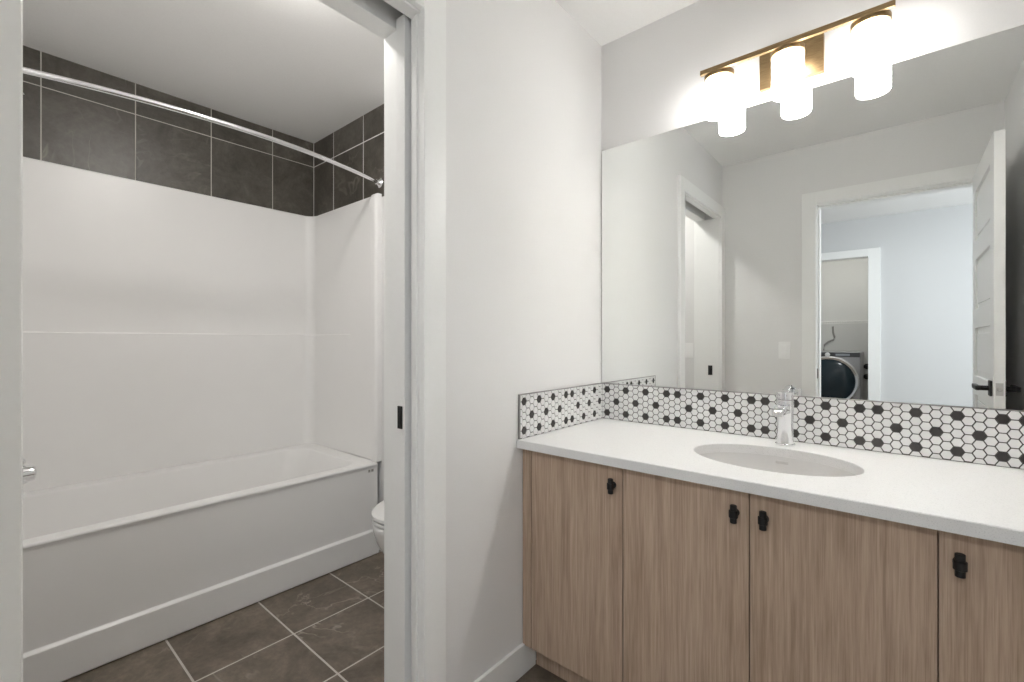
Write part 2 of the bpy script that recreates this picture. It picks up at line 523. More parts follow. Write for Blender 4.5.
# laundry frame
bm = bmesh.new()
fb(LX1 - 0.001, LX1 + 0.015, YL - 0.12, YL, 0, 2.035); fb(LX0 - 0.015, LX0 + 0.001, YL - 0.12, YL, 0, 2.035)
fb(LX0, LX1, YL - 0.12, YL, 2.034, 2.05)
struct(obj('trim_8', bm, M_TRIM, smooth=True))

# baseboards
def baseboard(name, pieces):
    bm = bmesh.new()
    for p in pieces: box(bm, *p, bev=0.003, seg=2)
    return struct(obj(name, bm, M_TRIM, smooth=True))
BH, BT = 0.104, 0.013
baseboard('baseboard_left', [(0.0, BT, YJ - 0.001 + CW, -0.491, 0, BH)])
baseboard('baseboard_entry', [(0.0, EX0 - R - CW, YE, YE + BT, 0, BH)])
baseboard('baseboard_right', [(XR - BT, XR, YE + CT, -0.60, 0, BH)])
baseboard('baseboard_bath', [(-1.12, -WT, -BT, 0.0, 0, BH), (-WT - BT, -WT, YJ + R + CW, -BT, 0, BH)])
baseboard('baseboard_hall', [(LX1 + 0.10, 3.0, YL, YL + BT, 0, BH), (-1.6, LX0 - 0.10, YL, YL + BT, 0, BH)])

# ------------------------------------------------------------------ pocket door
bm = bmesh.new()
box(bm, -0.097, -0.057, YJ - 0.010, YJ + 0.74, 0.012, HD + 0.020, bev=0.002)
d1 = struct(obj('door_1', bm, M_DOOR, smooth=True))
bm = bmesh.new()
box(bm, -0.0875, -0.0665, YJ - 0.0125, YJ - 0.009, 0.900, 0.964, bev=0.0012)
box(bm, -0.0835, -0.0705, YJ - 0.0145, YJ - 0.012, 0.912, 0.952, bev=0.0008)
obj('edge_pull', bm, M_BLACK, d1)['label'] = 'black edge pull'

# ------------------------------------------------------------------ entry door, open against right wall
d2 = bpy.data.objects.new('door_2', None); C.objects.link(d2); struct(d2)
d2.location = (EX1, YE + 0.004, 0)
DL, DT, DZ0, DZ1 = 0.742, 0.035, 0.012, 2.052
bm = bmesh.new()
# leaf spans local x from -DT to 0 and y from 0 to DL; five recessed panels
zs = [0.235, 0.505, 0.600, 0.865, 0.962, 1.217, 1.314, 1.580, 1.680, 1.945]
box(bm, -DT, 0, 0, 0.105, DZ0, DZ1, bev=0.0015); box(bm, -DT, 0, DL - 0.105, DL, DZ0, DZ1, bev=0.0015)
rails = [(DZ0, zs[0])] + [(zs[i], zs[i + 1]) for i in range(1, 9, 2)] + [(zs[9], DZ1)]
for a, b in rails: box(bm, -DT, 0, 0.1045, DL - 0.1045, a, b, bev=0.0008, seg=1)
leaf = obj('leaf', bm, M_DOOR, d2, smooth=True)
for i in range(0, 10, 2):
    bm = bmesh.new()
    box(bm, -DT + 0.012, -0.012, 0.100, DL - 0.100, zs[i] - 0.004, zs[i + 1] + 0.004)
    for s in (-1, 1):      # raised field of the panel
        x0, x1 = (-DT + 0.006, -DT + 0.013) if s < 0 else (-0.013, -0.006)
        box(bm, x0, x1, 0.135, DL - 0.135, zs[i] + 0.030, zs[i + 1] - 0.030, bev=0.004)
    obj('panel', bm, M_DOOR, leaf, smooth=True)
for s in (-1, 1):
    x = -DT if s < 0 else 0.0
    bm = bmesh.new()
    box(bm, min(x, x + s * 0.009), max(x, x + s * 0.009), DL - 0.088, DL - 0.036, 0.905, 0.973, bev=0.003)
    lathe(bm, [(0.011, 0), (0.011, s * 0.045)], (x + s * 0.004, DL - 0.062, 0.939), 'x', 16)
    box(bm, min(x + s * 0.036, x + s * 0.052), max(x + s * 0.036, x + s * 0.052), DL - 0.185, DL - 0.048, 0.928, 0.950, bev=0.004)
    h = obj('lever_handle', bm, M_BLACK, d2, smooth=True); h['label'] = 'black lever handle'
bm = bmesh.new()
box(bm, -DT + 0.006, -0.006, DL - 0.001, DL + 0.0015, 0.912, 0.966, bev=0.0006)
lathe(bm, [(0.009, 0), (0.009, 0.006), (0.006, 0.009)], (-DT / 2, DL, 0.939), 'y', 16)
obj('latch', bm, M_STEEL, d2, smooth=True)['label'] = 'steel latch plate'
for z in (0.22, 1.02, 1.82):
    bm = bmesh.new()
    lathe(bm, [(0.006, -0.045), (0.006, 0.045)], (0.004, -0.003, z), 'z', 12)
    obj('hinge', bm, M_BLACK, d2, smooth=True)

# ------------------------------------------------------------------ vanity
YF = -0.555      # door faces
van = thing('vanity_cabinet', 'long light oak vanity cabinet with four flat doors under the white countertop', 'cabinet', (0, 0, 0))
ZC, TC = 0.8105, 0.028
bm = bmesh.new()
box(bm, 0.013, 0.031, YF + 0.020, -0.003, 0.100, ZC - TC)
box(bm, XR - 0.020, XR - 0.002, YF + 0.020, -0.003, 0.100, ZC - TC)
box(bm, 0.030, XR - 0.019, YF + 0.021, -0.003, 0.100, 0.118)
box(bm, 0.030, XR - 0.019, -0.015, -0.003, 0.117, ZC - TC)
box(bm, 0.030, XR - 0.019, YF + 0.021, YF + 0.039, 0.720, ZC - TC)
for x in (0.717, 1.056): box(bm, x - 0.009, x + 0.009, YF + 0.021, -0.014, 0.117, 0.721)
obj('carcass', bm, M_WOOD, van)
obj('toe_kick', nb(BT + 0.001, XR - 0.002, -0.490, -0.474, 0.001, 0.1005), M_WOOD, van)
bm = bmesh.new()
box(bm, 0.0035, 0.0405, YF, YF + 0.019, 0.100, 0.779, bev=0.001)
obj('filler_strip', bm, M_WOOD, van)
edges = [0.042, 0.3795, 0.717, 1.056, 1.395]
for i in range(4):
    x0, x1 = edges[i] + 0.0013, edges[i + 1] - 0.0013
    bm = bmesh.new(); box(bm, x0, x1, YF, YF + 0.019, 0.100, 0.775, bev=0.001)
    dr = obj('door', bm, M_WOOD, van)
    kx = (0.349, 0.685, 0.750, 1.086)[i]
    bm = bmesh.new(); kz = 0.7205
    lathe(bm, [(0.0100, 0), (0.0100, -0.006), (0.0080, -0.008), (0.0080, -0.016)], (kx, YF + 0.0005, kz), 'y', 24)
    lathe(bm, [(0.0068, -0.0220), (0.0078, -0.0212), (0.0078, 0.0212), (0.0068, 0.0220)], (kx, YF - 0.018, kz), 'z', 20)
    lathe(bm, [(0.0092, -0.009), (0.0105, -0.008), (0.0105, 0.008), (0.0092, 0.009)], (kx, YF - 0.018, kz), 'z', 20)
    obj('knob', bm, M_BLACK, dr, smooth=True)['label'] = 'black bar knob'
bm = bmesh.new(); box(bm, 1.3965, XR - 0.003, YF, YF + 0.019, 0.100, 0.779, bev=0.001)
obj('filler_strip', bm, M_WOOD, van)

# countertop with the elliptical sink cut-out
CXS, CYS, SA, SB = 0.716, -0.297, 0.212, 0.158
def counter():
    bm = bmesh.new()
    x0, x1, y0, y1 = 0.001, XR - 0.001, -0.5835, -0.002
    angs = [2 * PI * i / 96 for i in range(96)]
    for cx, cy in ((x0, y0), (x1, y0), (x1, y1), (x0, y1)):
        angs.append(math.atan2(cy - CYS, cx - CXS) % (2 * PI))
    angs = sorted(set(round(a, 6) for a in angs))
    outer, inner = [], []
    for a in angs:
        c, s = math.cos(a), math.sin(a)
        t = min(((x1 - CXS) / c if c > 1e-9 else (x0 - CXS) / c if c < -1e-9 else 1e9),
                ((y1 - CYS) / s if s > 1e-9 else (y0 - CYS) / s if s < -1e-9 else 1e9))
        outer.append((CXS + c * t, CYS + s * t))
        k = 1 / math.sqrt((c / SA) ** 2 + (s / SB) ** 2)
        inner.append((CXS + c * k, CYS + s * k))
    e = 0.002
    def shr(p): return (min(max(p[0], x0 + e), x1 - e), min(max(p[1], y0 + e), y1 - e))
    def grow(p): return (CXS + (p[0] - CXS) * 1.008, CYS + (p[1] - CYS) * 1.008)
    rings = [[Vector((*p, ZC - TC)) for p in inner], [Vector((*p, ZC - TC)) for p in outer],
             [Vector((*p, ZC - e)) for p in outer], [Vector((*shr(p), ZC)) for p in outer],
             [Vector((*grow(p), ZC)) for p in inner], [Vector((*p, ZC - e)) for p in inner],
             [Vector((*p, ZC - TC)) for p in inner]]
    ring_loft(bm, rings, False, False)
    bmesh.ops.remove_doubles(bm, verts=bm.verts[:], dist=1e-5)
    return bm
tag(obj('countertop', counter(), M_QUARTZ, smooth=True, sharp=25), 'white quartz countertop with oval sink cut-out on the oak vanity', 'countertop')

sink = thing('sink', 'white oval undermount sink set in the quartz countertop below the faucet', 'sink', (CXS, CYS, ZC - TC))
bm = bmesh.new()
z0 = -0.0005
prof = [(1.12, z0), (1.12, z0), (1.02, z0), (1.01, -0.006), (0.985, -0.030), (0.93, -0.065), (0.82, -0.098), (0.62, -0.120), (0.38, -0.130), (0.13, -0.134)]
rings = [ellipse(0, 0.045 * max(0.0, 1 - k), SA * k, SB * k, z, 64) for k, z in prof[1:]]
out = [ellipse(0, 0.045 * max(0.0, 1 - k), SA * (k + 0.03), SB * (k + 0.03), z - 0.010, 64) for k, z in reversed(prof[3:])]
out.append(ellipse(0, 0, SA * 1.12, SB * 1.12, -0.010, 64))
ring_loft(bm, rings + out, False, False)
obj('basin', bm, M_SINK, sink, smooth=True, sharp=50)
bm = bmesh.new()
lathe(bm, [(0.029, -0.1335), (0.029, -0.1315), (0.025, -0.1305), (0.023, -0.1315), (0.0215, -0.1295), (0.018, -0.1285), (0.004, -0.128)], (0, 0.039, 0), 'z', 32)
lathe(bm, [(0.026, -0.19), (0.026, -0.134)], (0, 0.039, 0), 'z', 24)
obj('drain', bm, M_STEEL, sink, smooth=True)['label'] = 'brushed metal pop-up drain'
bm = bmesh.new()
box(bm, -0.018, 0.018, SB * 0.975, SB * 1.0, -0.022, -0.013, bev=0.003)
obj('overflow', bm, M_STEEL, sink, smooth=True)

# faucet
fau = thing('faucet', 'chrome single-lever faucet standing on the countertop behind the oval sink', 'faucet', (0.7145, -0.078, ZC))
bm = bmesh.new()
lathe(bm, [(0.0285, 0.0003), (0.0285, 0.004), (0.027, 0.006), (0.0245, 0.007)], (0, 0, 0), 'z', 40)
obj('base_ring', bm, M_CHROME, fau, smooth=True)
bm = bmesh.new()
lathe(bm, [(0.0245, 0.006), (0.0235, 0.03), (0.0228, 0.07), (0.0235, 0.100), (0.0250, 0.130), (0.0250, 0.144), (0.0235, 0.146)], (0, 0, 0), 'z', 40)
obj('body', bm, M_CHROME, fau, smooth=True)
bm = bmesh.new()
def sec(y, w, h, z, r=0.006):
    pts = rrect(-w / 2, w / 2, -h / 2, h / 2, min(r, h / 2.1), 0, 5)
    return [Vector((p.x, y, z + p.y)) for p in pts]
ring_loft(bm, [sec(-0.010, 0.036, 0.034, 0.120), sec(-0.05, 0.034, 0.030, 0.121), sec(-0.095, 0.033, 0.024, 0.119), sec(-0.118, 0.032, 0.020, 0.117), sec(-0.123, 0.026, 0.014, 0.116)], True, True)
sp_ = obj('spout', bm, M_CHROME, fau, smooth=True)
bm = bmesh.new()
lathe(bm, [(0.0105, -0.003), (0.0105, 0.003), (0.008, 0.004)], (0, -0.106, 0.1065), 'z', 20)
obj('aerator', bm, M_STEEL, sp_, smooth=True)
bm = bmesh.new()
lathe(bm, [(0.0235, 0.1475), (0.0250, 0.149), (0.0250, 0.168), (0.0238, 0.1710), (0.012, 0.1720)], (0, 0, 0), 'z', 40)
ring_loft(bm, [sec(0.004, 0.022, 0.006, 0.1725), sec(0.030, 0.020, 0.006, 0.177), sec(0.055, 0.017, 0.005, 0.184), sec(0.060, 0.014, 0.004, 0.185)], True, True)
obj('lever', bm, M_CHROME, fau, smooth=True)

# ------------------------------------------------------------------ hexagon mosaic backsplash
ZB = 0.9645
def clip(poly, lo, hi, ax):
    for sgn, lim in ((1, lo), (-1, hi)):
        out = []
        for i, p in enumerate(poly):
            q = poly[(i + 1) % len(poly)]
            dp, dq = sgn * (p[ax] - lim), sgn * (q[ax] - lim)
            if dp >= 0: out.append(p)
            if dp * dq < 0:
                t = dp / (dp - dq); out.append((p[0] + t * (q[0] - p[0]), p[1] + t * (q[1] - p[1])))
        poly = out
        if len(poly) < 3: return []
    return poly


def hexes(bm, u0, u1, z0, z1, frame, uref):
    CP, RP = 0.0218, 0.0250
    R_ = RP / math.sqrt(3) * 0.89
    k0 = int((u0 - uref) / CP) - 2; k1 = int((u1 - uref) / CP) + 2
    for k in range(k0, k1 + 1):
        kk = k % 14
        cu = uref + k * CP
        for row in range(-8, 9):
            zc = 0.8885 + row * RP + (RP / 2 if k % 2 else 0)
            dark = (kk in (0, 4, 8, 12) and row in (-2, 2)) or (kk in (2, 6, 10) and row == 0)
            poly = [(cu + R_ * math.cos(PI / 3 * i), zc + R_ * math.sin(PI / 3 * i)) for i in range(6)]
            top = [(cu + (R_ - 0.0007) * math.cos(PI / 3 * i), zc + (R_ - 0.0007) * math.sin(PI / 3 * i)) for i in range(6)]
            p = clip(clip(poly, u0, u1, 0), z0, z1, 1)
            if len(p) < 3: continue
            ar = abs(sum(p[i][0] * p[(i + 1) % len(p)][1] - p[(i + 1) % len(p)][0] * p[i][1] for i in range(len(p)))) / 2
            if ar < 6e-6: continue
            mi = 1 if dark else 0
            if len(p) == 6 and ar > 0.98 * 2.598 * R_ * R_:
                ring_loft(bm, [[frame(*q, 0) for q in p], [frame(*q, 0.0016) for q in p], [frame(*q, 0.0022) for q in top]], False, True, mi)
            else:
                ring_loft(bm, [[frame(*q, 0) for q in p], [frame(*q, 0.0022) for q in p]], False, True, mi)

# along the vanity wall
bsp = thing('backsplash', 'white and charcoal hexagon mosaic backsplash strip along the mirror wall', 'backsplash', (0, 0, ZC))
bm = bmesh.new()
Z0 = 0.0005
box(bm, 0.0095, XR - 0.001, -0.0065, -0.0005, Z0, ZB - ZC - 0.002, mi=2)
hexes(bm, 0.0095, XR - 0.001, ZC + 0.002, ZB - 0.003, lambda u, v, d: Vector((u, -0.0064 - d, v - ZC)), 0.032)
obj('mosaic', bm, [M_HEXW, M_HEXB, M_GROUTB], bsp)
bm = bmesh.new(); box(bm, 0.0095, XR - 0.001, -0.0095, -0.0005, ZB - ZC - 0.0026, ZB - ZC, bev=0.0004, seg=1)
obj('edge_trim', bm, M_TRIMM, bsp)['label'] = 'thin grey edge trim'
# along the left wall
bss = thing('backsplash', 'short hexagon mosaic side splash on the left wall at the countertop end', 'backsplash', (0, 0, ZC))
YBS = -0.5770
bm = bmesh.new()
box(bm, 0.0005, 0.0065, YBS + 0.003, -0.0005, Z0, ZB - ZC - 0.002, mi=2)
hexes(bm, YBS + 0.004, -0.0090, ZC + 0.002, ZB - 0.003, lambda u, v, d: Vector((0.0064 + d, u, v - ZC)), -0.552)
obj('mosaic', bm, [M_HEXW, M_HEXB, M_GROUTB], bss)
bm = bmesh.new()
box(bm, 0.0005, 0.0095, YBS, YBS + 0.0035, Z0, ZB - ZC, bev=0.0004, seg=1)
box(bm, 0.0005, 0.0095, YBS + 0.0030, -0.0005, ZB - ZC - 0.0026, ZB - ZC, bev=0.0004, seg=1)
obj('edge_trim', bm, M_TRIMM, bss)['label'] = 'thin grey edge trim'

# ------------------------------------------------------------------ mirror
ZM0, ZM1 = ZB + 0.0012, 1.9764
bm = bmesh.new()
fs = box(bm, 0.0050, XR - 0.002, -0.0060, -0.0008, ZM0, ZM1, mi=1)
for f in fs:
    if f.is_valid and f.normal.y < -0.9: f.material_index = 0
bm.normal_update()
for f in bm.faces:
    f.material_index = 0 if f.calc_center_median().y < -0.0059 else 1
mirr = obj('mirror', bm, [M_MIRROR, M_MEDGE])
tag(mirr, 'large frameless wall mirror above the hexagon backsplash and below the light bar', 'mirror')

# ------------------------------------------------------------------ vanity light
vl = thing('vanity_light', 'brass three-light wall fixture with glowing white cylinder shades above the mirror', 'wall light', (0.72, 0, 2.08))
YLT = -0.086
bm = bmesh.new()
box(bm, -0.093, 0.093, -0.020, -0.0005, -0.064, 0.060, bev=0.002)
obj('backplate', bm, M_BRASS, vl, smooth=True)
bm = bmesh.new()
box(bm, -0.2565, 0.2700, -0.1345, -0.1220, -0.0015, 0.0145, bev=0.001)
box(bm, -0.010, 0.010, -0.1230, -0.0190, 0.0055, 0.0140, bev=0.001)
obj('bar', bm, M_BRASS, vl, smooth=True)
for k, x in enumerate((-0.206, 0.003, 0.214)):
    bm = bmesh.new()
    lathe(bm, [(0.0470, -0.0125), (0.0480, -0.0115), (0.0480, 0.0050), (0.0465, 0.0060)], (x, YLT, 0), 'z', 56)
    obj('cap', bm, M_BRASS, vl, smooth=True)
    bm = bmesh.new()
    R0 = 0.0455; zt, zb = -0.0130, -0.139
    lathe(bm, [(0.020, zt - 0.004), (0.020, zt), (R0 - 0.004, zt), (R0 - 0.001, zt - 0.001), (R0, zt - 0.004), (R0, zb + 0.004), (R0 - 0.0015, zb),
               (R0 - 0.004, zb), (R0 - 0.005, zb + 0.004), (R0 - 0.005, zt - 0.012), (0.020, zt - 0.012)], (x, YLT, 0), 'z', 48, close=False)
    obj('shade', bm, M_SHADE, vl, smooth=True)['label'] = 'glowing white glass shade'
    bm = bmesh.new()
    lathe(bm, [(0.012, -0.024), (0.013, -0.046), (0.020, -0.062), (0.0245, -0.080), (0.022, -0.098), (0.013, -0.110), (0.001, -0.1125)], (x, YLT, 0), 'z', 24)
    obj('bulb', bm, M_BULB, vl, smooth=True)

# ------------------------------------------------------------------ switches
def switch(name, label, loc, rot):
    t = thing(name, label, 'light switch', loc, rot)
    bm = bmesh.new(); box(bm, -0.035, 0.035, 0.0003, 0.006, -0.058, 0.058, bev=0.002)
    obj('plate', bm, M_SWITCH, t, smooth=True)
    bm = bmesh.new(); box(bm, -0.0165, 0.0165, 0.0055, 0.0095, -0.033, 0.033, bev=0.0015)
    obj('rocker', bm, M_SWITCH, t, smooth=True)
    return t
switch('light_switch', 'white rocker switch on the wall beside the entry door casing, seen in the mirror', (0.400, YE, 1.085), 0)
switch('light_switch', 'white rocker switch inside the bathroom, seen in the mirror through the pocket doorway', (-0.262, YB2, 1.075), 0)

# ------------------------------------------------------------------ bathtub
tub = thing('bathtub', 'white alcove bathtub with flat apron and low skirt in the tiled recess', 'bathtub', (-1.155, YB, 0))
TX0, TX1 = -0.748, -0.002      # local x (wall side .. front), world = local - 1.155
TY0, TY1 = YB2 - YB + 0.002, -0.024
ZR = 0.492
bm = bmesh.new()
K = 9
rings = [rrect(TX0, TX1 - 0.003, TY0, TY1, 0.006, ZR - 0.018, K), rrect(TX0, TX1, TY0, TY1, 0.008, ZR - 0.014, K), rrect(TX0, TX1, TY0, TY1, 0.010, ZR - 0.006, K),
         rrect(TX0 + 0.004, TX1 - 0.008, TY0 + 0.004, TY1 - 0.004, 0.012, ZR, K),
         rrect(TX0 + 0.060, TX1 - 0.052, TY0 + 0.085, TY1 - 0.075, 0.10, ZR - 0.001, K),
         rrect(TX0 + 0.070, TX1 - 0.062, TY0 + 0.096, TY1 - 0.088, 0.105, ZR - 0.010, K),
         rrect(TX0 + 0.082, TX1 - 0.074, TY0 + 0.110, TY1 - 0.120, 0.11, ZR - 0.060, K),
         rrect(TX0 + 0.105, TX1 - 0.097, TY0 + 0.135, TY1 - 0.230, 0.12, ZR - 0.290, K),
         rrect(TX0 + 0.125, TX1 - 0.117, TY0 + 0.160, TY1 - 0.285, 0.12, ZR - 0.345, K),
         rrect(TX0 + 0.185, TX1 - 0.177, TY0 + 0.225, TY1 - 0.360, 0.10, ZR - 0.365, K)]
ring_loft(bm, rings, False, True)
obj('basin', bm, M_ACRYL, tub, smooth=True, sharp=60)
bm = bmesh.new()
# apron profile swept along the tub: (x, z)
prof = [(-0.030, 0.0), (0.000, 0.001), (0.006, 0.006), (0.006, 0.126), (0.003, 0.131), (-0.006, 0.136), (-0.009, 0.141), (-0.010, 0.460), (-0.007, 0.468), (-0.006, 0.4738), (-0.030, 0.4738)]
ring_loft(bm, [[Vector((x, TY0, z)) for x, z in prof], [Vector((x, TY1, z)) for x, z in prof]], True, True)
apr = obj('apron', bm, M_ACRYL, tub, smooth=True, sharp=40)
bm = bmesh.new()
for y, w in ((-0.074, 0.012), (-0.056, 0.014)):
    box(bm, -0.0102, -0.0085, y - w / 2, y + w / 2, 0.448, 0.460, bev=0.0008, seg=1)
box(bm, -0.0102, -0.0087, -0.082, -0.048, 0.4455, 0.4470)
obj('maker_plate', bm, M_HOSE, apr)['label'] = 'small dark maker mark on apron corner'
bm = bmesh.new()
lathe(bm, [(0.026, 0), (0.026, 0.004), (0.016, 0.006)], (-0.375, TY0 + 0.45, ZR - 0.366), 'z', 24)
obj('drain', bm, M_CHROME, tub, smooth=True)

# ------------------------------------------------------------------ moulded surround
sur = thing('tub_surround', 'glossy white moulded wall surround above the bathtub', 'tub surround', (0, 0, 0))
def upath(xf, off, r, close_tip=True, flange=True):
    """U-shaped inner outline: far end wall, back wall, near end wall; off = inward offset"""
    xb, ya, yb = XB + 0.022 + off, YB - 0.022 - off, YB2 + 0.022 + off
    pts = [(xf, ya)]
    for i in range(9):
        a = PI / 2 + (PI / 2) * i / 8
        pts.append((xb + r + r * math.cos(a), ya - r + r * math.sin(a)))
    for i in range(9):
        a = PI + (PI / 2) * i / 8
        pts.append((xb + r + r * math.cos(a), yb + r + r * math.sin(a)))
    pts.append((xf, yb))
    return pts
bm = bmesh.new()
ZS0, ZS1 = ZR + 0.0008, 1.950
pin = upath(-1.168, 0.0, 0.060); pout = upath(-1.168, -0.016, 0.070)
pmid = upath(-1.168, -0.005, 0.064)
rings = [[Vector((*p, ZS0)) for p in pout], [Vector((*p, ZS0)) for p in pin], [Vector((*p, ZS1 - 0.008)) for p in pin], [Vector((*p, ZS1 - 0.002)) for p in pmid], [Vector((*p, ZS1)) for p in pout]]
vr = [[bm.verts.new(p) for p in r] for r in rings]
for a, b in zip(vr, vr[1:] + vr[:1]):
    for i in range(len(a) - 1): bm.faces.new((a[i], a[i + 1], b[i + 1], b[i]))
bm.faces.new([r[0] for r in vr]); bm.faces.new([r[-1] for r in reversed(vr)])
obj('upper_wall', bm, M_ACRYL, sur, smooth=True, sharp=40)
bm = bmesh.new()
ZLG = 1.188
def taper(off, edge=0.009):
    p = upath(-1.470, off, 0.060); q = upath(-1.440, -0.0004, 0.060)
    lo = upath(-1.470, edge * off / 0.012, 0.060)
    return [q[0], lo[0]] + p[1:-1] + [lo[-1], q[-1]]
pin2 = taper(0.012); pin3 = taper(0.008); pb = taper(-0.0004); plow = taper(0.012, 0.001)
rings = [[Vector((*p, ZS0)) for p in pb], [Vector((*p, ZS0)) for p in plow], [Vector((*p, ZLG - 0.120)) for p in plow], [Vector((*p, ZLG - 0.005)) for p in pin2], [Vector((*p, ZLG - 0.001)) for p in pin3], [Vector((*p, ZLG)) for p in pb]]
# fade the step out along the end walls below the ledge
vr = [[bm.verts.new(p) for p in r] for r in rings]
for a, b in zip(vr, vr[1:] + vr[:1]):
    for i in range(len(a) - 1): bm.faces.new((a[i], a[i + 1], b[i + 1], b[i]))
bm.faces.new([r[0] for r in vr]); bm.faces.new([r[-1] for r in reversed(vr)])
# taper the free ends of the step towards the wall over the lower height
obj('lower_wall', bm, M_ACRYL, sur, smooth=True, sharp=50)
for ys, s, bk in ((YB - 0.022, -1, 0.0212), (YB2 + 0.022, 1, 0.0215)):
    bm = bmesh.new()
    pr_ = [(-1.226, 0), (-1.218, s * 0.010), (-1.205, s * 0.016), (-1.182, s * 0.016), (-1.168, s * 0.010), (-1.160, 0), (-1.160, -s * bk), (-1.226, -s * bk)]
    ring_loft(bm, [[Vector((x, ys + y, ZS0)) for x, y in pr_], [Vector((x, ys + y, ZS1 - 0.012)) for x, y in pr_],
                   [Vector((x, ys + (y * 0.3 if y * s > 0 else y), ZS1)) for x, y in pr_]], True, True)
    obj('front_flange', bm, M_ACRYL, sur, smooth=True, sharp=50)

# ------------------------------------------------------------------ shower rod, shower head, spout
rod = thing('shower_rod', 'bowed chrome shower curtain rod spanning the tub recess', 'curtain rod', (-1.172, YB, 2.012))
bm = bmesh.new()
n = 40; LEN = YB2 - YB
pts = []
for i in range(n + 1):
    t = i / n
    pts.append((0.132 * (1 - (2 * t - 1) ** 2), -0.016 + (LEN + 0.032) * t, -0.010 * t))
tube(bm, pts, 0.0098, 16)
obj('rod', bm, M_CHROME, rod, smooth=True)
for y, s in ((-0.0005, -1), (LEN + 0.0005, 1)):
    bm = bmesh.new()
    lathe(bm, [(0.027, 0), (0.027, s * 0.005), (0.022, s * 0.010), (0.015, s * 0.020), (0.014, s * 0.028), (0.010, s * 0.032)], (0, y, 0 if s < 0 else -0.010), 'y', 28)
    obj('flange', bm, M_CHROME, rod, smooth=True)

sh = thing('shower_fixture', 'chrome shower head on a bent arm high on the near tub wall', 'shower head', (-1.53, YB2, 2.12))
bm = bmesh.new()
lathe(bm, [(0.030, 0.0003), (0.029, 0.006), (0.012, 0.010)], (0, 0, 0), 'y', 24)
obj('flange', bm, M_CHROME, sh, smooth=True)
bm = bmesh.new()
tube(bm, [(0, 0.006, 0), (0, 0.05, 0.012), (0, 0.09, 0.012), (0, 0.125, -0.004), (0, 0.150, -0.030)], 0.009, 12)
obj('arm', bm, M_CHROME, sh, smooth=True)
bm = bmesh.new()
lathe(bm, [(0.012, 0.0), (0.014, 0.012), (0.024, 0.024), (0.046, 0.042), (0.050, 0.052), (0.048, 0.058), (0.001, 0.0585)], (0, 0, 0), 'z', 36)
for a in range(3):
    for k in range((1, 8, 14)[a]):
        t = 2 * PI * k / (1, 8, 14)[a]; r = (0, 0.018, 0.036)[a]
        lathe(bm, [(0.0022, 0.0583), (0.0018, 0.0605)], (r * math.cos(t), r * math.sin(t), 0), 'z', 6, mi=1)
hd = obj('head', bm, [M_CHROME, M_DARK], sh, smooth=True, loc=(0, 0.150, -0.030), rot=(PI + math.radians(38), 0, 0))

spt = thing('tub_spout', 'chrome tub spout with diverter knob low on the near tub wall', 'tub spout', (-1.53, YB2 + 0.022, 0.645))
bm = bmesh.new()
lathe(bm, [(0.030, 0.0005), (0.030, 0.010), (0.026, 0.014), (0.0285, 0.13), (0.032, 0.200), (0.029, 0.221), (0.012, 0.227)], (0, 0, 0), 'y', 28)
lathe(bm, [(0.015, -0.034), (0.017, -0.012)], (0, 0.190, 0), 'z', 20)
obj('spout', bm, M_CHROME, spt, smooth=True)
bm = bmesh.new()
lathe(bm, [(0.006, 0.022), (0.006, 0.036), (0.010, 0.038), (0.011, 0.048), (0.007, 0.054)], (0, 0.190, 0.003), 'z', 16)
obj('diverter_knob', bm, M_CHROME, spt, smooth=True)
vlv = thing('shower_valve', 'chrome round shower valve with lever on the near tub wall', 'shower valve', (-1.53, YB2 + 0.022, 1.06))
bm = bmesh.new(); lathe(bm, [(0.085, 0.0005), (0.085, 0.004), (0.078, 0.010), (0.035, 0.014), (0.028, 0.045), (0.024, 0.050)], (0, 0, 0), 'y', 36)
obj('escutcheon', bm, M_CHROME, vlv, smooth=True)
bm = bmesh.new(); box(bm, -0.010, 0.010, 0.046, 0.060, -0.095, 0.012, bev=0.004)
obj('lever', bm, M_CHROME, vlv, smooth=True)

# ------------------------------------------------------------------ toilet
toi = thing('toilet', 'white toilet with closed lid partly hidden behind the pocket door edge', 'toilet', (-0.62, -0.03, 0))
bm = bmesh.new()
def egg(cy, a, b, z, n=40):   # longer towards the front (-y)
    out = []
    for i in range(n):
        t = 2 * PI * i / n
        x, y = a * math.cos(t), b * math.sin(t)
        if y > 0: y *= 0.82
        out.append(Vector((x, cy + y, z)))
    return out
ring_loft(bm, [egg(-0.36, 0.105, 0.215, 0.0), egg(-0.36, 0.110, 0.220, 0.015), egg(-0.36, 0.100, 0.205, 0.05), egg(-0.375, 0.100, 0.200, 0.14), egg(-0.41, 0.135, 0.215, 0.22),
               egg(-0.435, 0.168, 0.235, 0.30), egg(-0.445, 0.178, 0.242, 0.355), egg(-0.445, 0.180, 0.243, 0.380), egg(-0.445, 0.172, 0.235, 0.388)], True, True)
box(bm, -0.10, 0.10, -0.30, -0.03, 0.10, 0.386, bev=0.02)
obj('bowl', bm, M_CERAM, toi, smooth=True, sharp=60)
bm = bmesh.new()
ring_loft(bm, [egg(-0.445, 0.178, 0.240, 0.3895), egg(-0.445, 0.183, 0.245, 0.393), egg(-0.445, 0.183, 0.245, 0.403), egg(-0.445, 0.180, 0.242, 0.406)], True, True)
obj('seat', bm, M_CERAM, toi, smooth=True, sharp=50)
bm = bmesh.new()
ring_loft(bm, [egg(-0.445, 0.180, 0.242, 0.4095), egg(-0.445, 0.185, 0.247, 0.413), egg(-0.445, 0.184, 0.246, 0.424), egg(-0.445, 0.170, 0.232, 0.432), egg(-0.445, 0.09, 0.13, 0.437)], True, True)
obj('lid', bm, M_CERAM, toi, smooth=True, sharp=50)
bm = bmesh.new()
